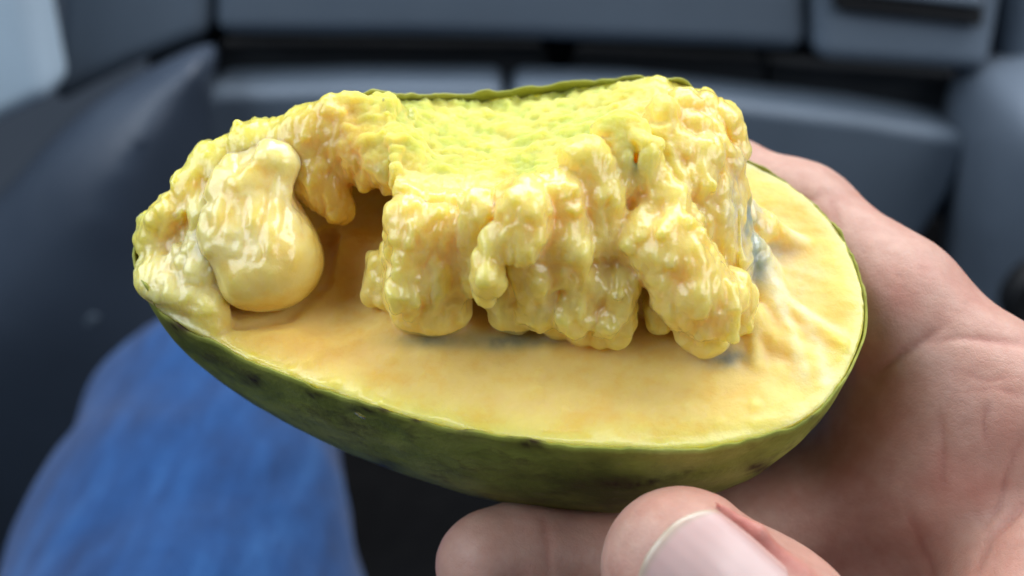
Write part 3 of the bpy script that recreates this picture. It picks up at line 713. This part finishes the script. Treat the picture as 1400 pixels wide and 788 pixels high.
# nail bed frame
roll = R_(9); TB = np.array([0.68, 0.73, 0.0]); TB /= np.linalg.norm(TB); TW = np.array([0, 0, -1.0])
NB = TB * math.cos(roll) - TW * math.sin(roll); NW = TW * math.cos(roll) + TB * math.sin(roll)
def nailp(u, w, r):                       # u along the thumb (mm, + to tip), w angle round it
    return TC + TA * (u + 5.0) + r * (NB * math.sin(w) + NW * math.cos(w))
WA = R_(42)
def nail_r(u): return 11.25 - 0.035 * np.clip(u + 4, 0, 20) ** 1.6
for s in (-1, 1):
    for a_, b_ in ((2.5, -4), (-4, -11), (-11, -16)):
        f.cone(nailp(a_, s * (WA + 0.12), nail_r(a_) - 0.3), nailp(b_, s * (WA + 0.12), nail_r(b_) - 0.1), 0.25 if a_ > 0 else 1.1, 1.05, 1.4)
for i in range(6):
    f.cone(nailp(-14, -WA + i * WA / 3, 11.0), nailp(-14, -WA + (i + 1) * WA / 3, 11.0), 1.3, 1.3, 1.2)
V, F = f.mesh(); V = smooth(V, F, 6, 0.5)
pxv = np.c_[700 + V[:, 0] / V[:, 2] / K, 394 - V[:, 1] / V[:, 2] / K]
N = vnormals(V, F); face = -(N * V).sum(1) / np.linalg.norm(V, axis=1)
col = np.tile(np.array([0.57, 0.355, 0.285]), (len(V), 1))
col = mixc(col, (0.60, 0.27, 0.21), np.clip(0.2 + 1.2 * fbm(V / 9, 4, 71), 0, 1) * 0.55)
dv = fbm(V / 8, 2, 73) * 0.25 + fbm(V / 1.6, 2, 74) * 0.05
# skin creases of the palm and finger joints
def crease(pts, wpx, depth, red=0.5):
    global dv, col
    best = np.full(len(V), 1e9); tap = np.zeros(len(V)); m_ = len(pts) - 1
    for i_, (a, b) in enumerate(zip(pts[:-1], pts[1:])):
        a = np.array(a, float); b = np.array(b, float); ab = b - a
        t = np.clip(((pxv - a) @ ab) / (ab @ ab), 0, 1)
        dq = np.linalg.norm(pxv - a - t[:, None] * ab, axis=1); nb = dq < best
        best = np.where(nb, dq, best); tap = np.where(nb, np.sin(np.pi * (i_ + t) / m_) ** 0.7, tap)
    best = best + 3.0 * fbm(V / 3.0, 2, 77)
    fc = np.clip(face * 3, 0, 1) * tap
    g = np.exp(-(best / wpx) ** 2) * fc; g2 = np.exp(-(best / (2.8 * wpx)) ** 2) * fc
    dv = dv - depth * (0.65 * g + 0.45 * g2)
    col = mixc(col, (0.46, 0.20, 0.16), np.clip(g * red, 0, 1))
V1 = V
for pts, wd, dp in (([(1062, 262), (1090, 275), (1112, 272), (1128, 258)], 9, 0.5), ([(1130, 262), (1142, 285), (1146, 320)], 8, 0.35),
                    ([(1190, 520), (1225, 490), (1262, 465), (1300, 440)], 9, 0.9), ([(1255, 470), (1320, 462), (1400, 470), (1480, 500)], 8, 0.6),
                    ([(1285, 560), (1292, 610), (1288, 680)], 8, 0.5), ([(1352, 545), (1346, 580), (1350, 615)], 7, 0.6), ([(1400, 590), (1380, 640), (1366, 690), (1340, 730)], 8, 0.7),
                    ([(1240, 700), (1262, 745), (1280, 800)], 9, 0.35), ([(1330, 790), (1350, 740), (1400, 690), (1450, 640)], 9, 1.0), ([(1300, 500), (1345, 520), (1400, 515)], 7, 0.25),
                    ([(1310, 535), (1360, 530), (1410, 545)], 6, 0.2), ([(740, 700), (748, 740), (752, 800)], 8, 0.4)):
    crease(pts, wd * 0.62, dp * 0.62)
V = V + N * dv[:, None]
# redness round the nail
for s in (1,):
    P = np.array([nailp(u, s * (WA + 0.05), 11.2) for u in np.linspace(1, -16, 12)])
    dn = np.min(np.linalg.norm(V[:, None, :] - P[None], axis=2), axis=1) if len(V) < 400000 else np.full(len(V), 9.)
    col = mixc(col, (0.50, 0.13, 0.11), np.exp(-(dn / 1.5) ** 2) * 0.75)
hand = mkobj('hand', cam2world(V), F, m_hand, None, col)
tag(hand, 'bare hand gripping the fruit from below, thumbnail towards the viewer', 'hand')

# thumb nail plate
nu, nw = 34, 30; Vn = []; cn = []
for lay in (0, 1):
    for i in range(nu + 1):
        for j in range(nw + 1):
            s = j / nw * 2 - 1
            tipu = 5.0 - 3.2 * abs(s) ** 2.4
            u = tipu + (-15.0 - tipu) * i / nu
            wq = s * WA * (1.0 - 0.06 * (1 - i / nu))
            Vn.append(nailp(u, wq, nail_r(u) + 0.26 - lay * 0.40 + 0.10 * math.sin(j * 1.7) * 0.15))
            e = (tipu - u)
            fr = max(0, 1 - e / 0.9)
            c = np.array([0.70, 0.50, 0.47]) * (1 - min(1, fr * 1.6)) + np.array([0.52, 0.46, 0.35]) * min(1, fr * 1.6)
            if abs(s) > 0.9: c = c * 0.6 + np.array([0.5, 0.25, 0.2]) * 0.4
            cn.append(c)
m = (nu + 1) * (nw + 1); Fn = []
g = lambda i, j: i * (nw + 1) + j
for i in range(nu):
    for j in range(nw):
        q = (g(i, j), g(i + 1, j), g(i + 1, j + 1), g(i, j + 1)); Fn.append(q); Fn.append(tuple(m + k for k in q[::-1]))
bd = [g(0, j) for j in range(nw)] + [g(i, nw) for i in range(nu)] + [g(nu, nw - j) for j in range(nw)] + [g(nu - i, 0) for i in range(nu)]
for a, b in zip(bd, bd[1:] + bd[:1]): Fn.append((a, b, b + m, a + m))
nl = mkobj('thumbnail', cam2world(np.array(Vn)), Fn, m_nail, hand, np.array(cn))
bm = bmesh.new(); bm.from_mesh(nl.data); bmesh.ops.recalc_face_normals(bm, faces=bm.faces[:]); bm.to_mesh(nl.data); bm.free()
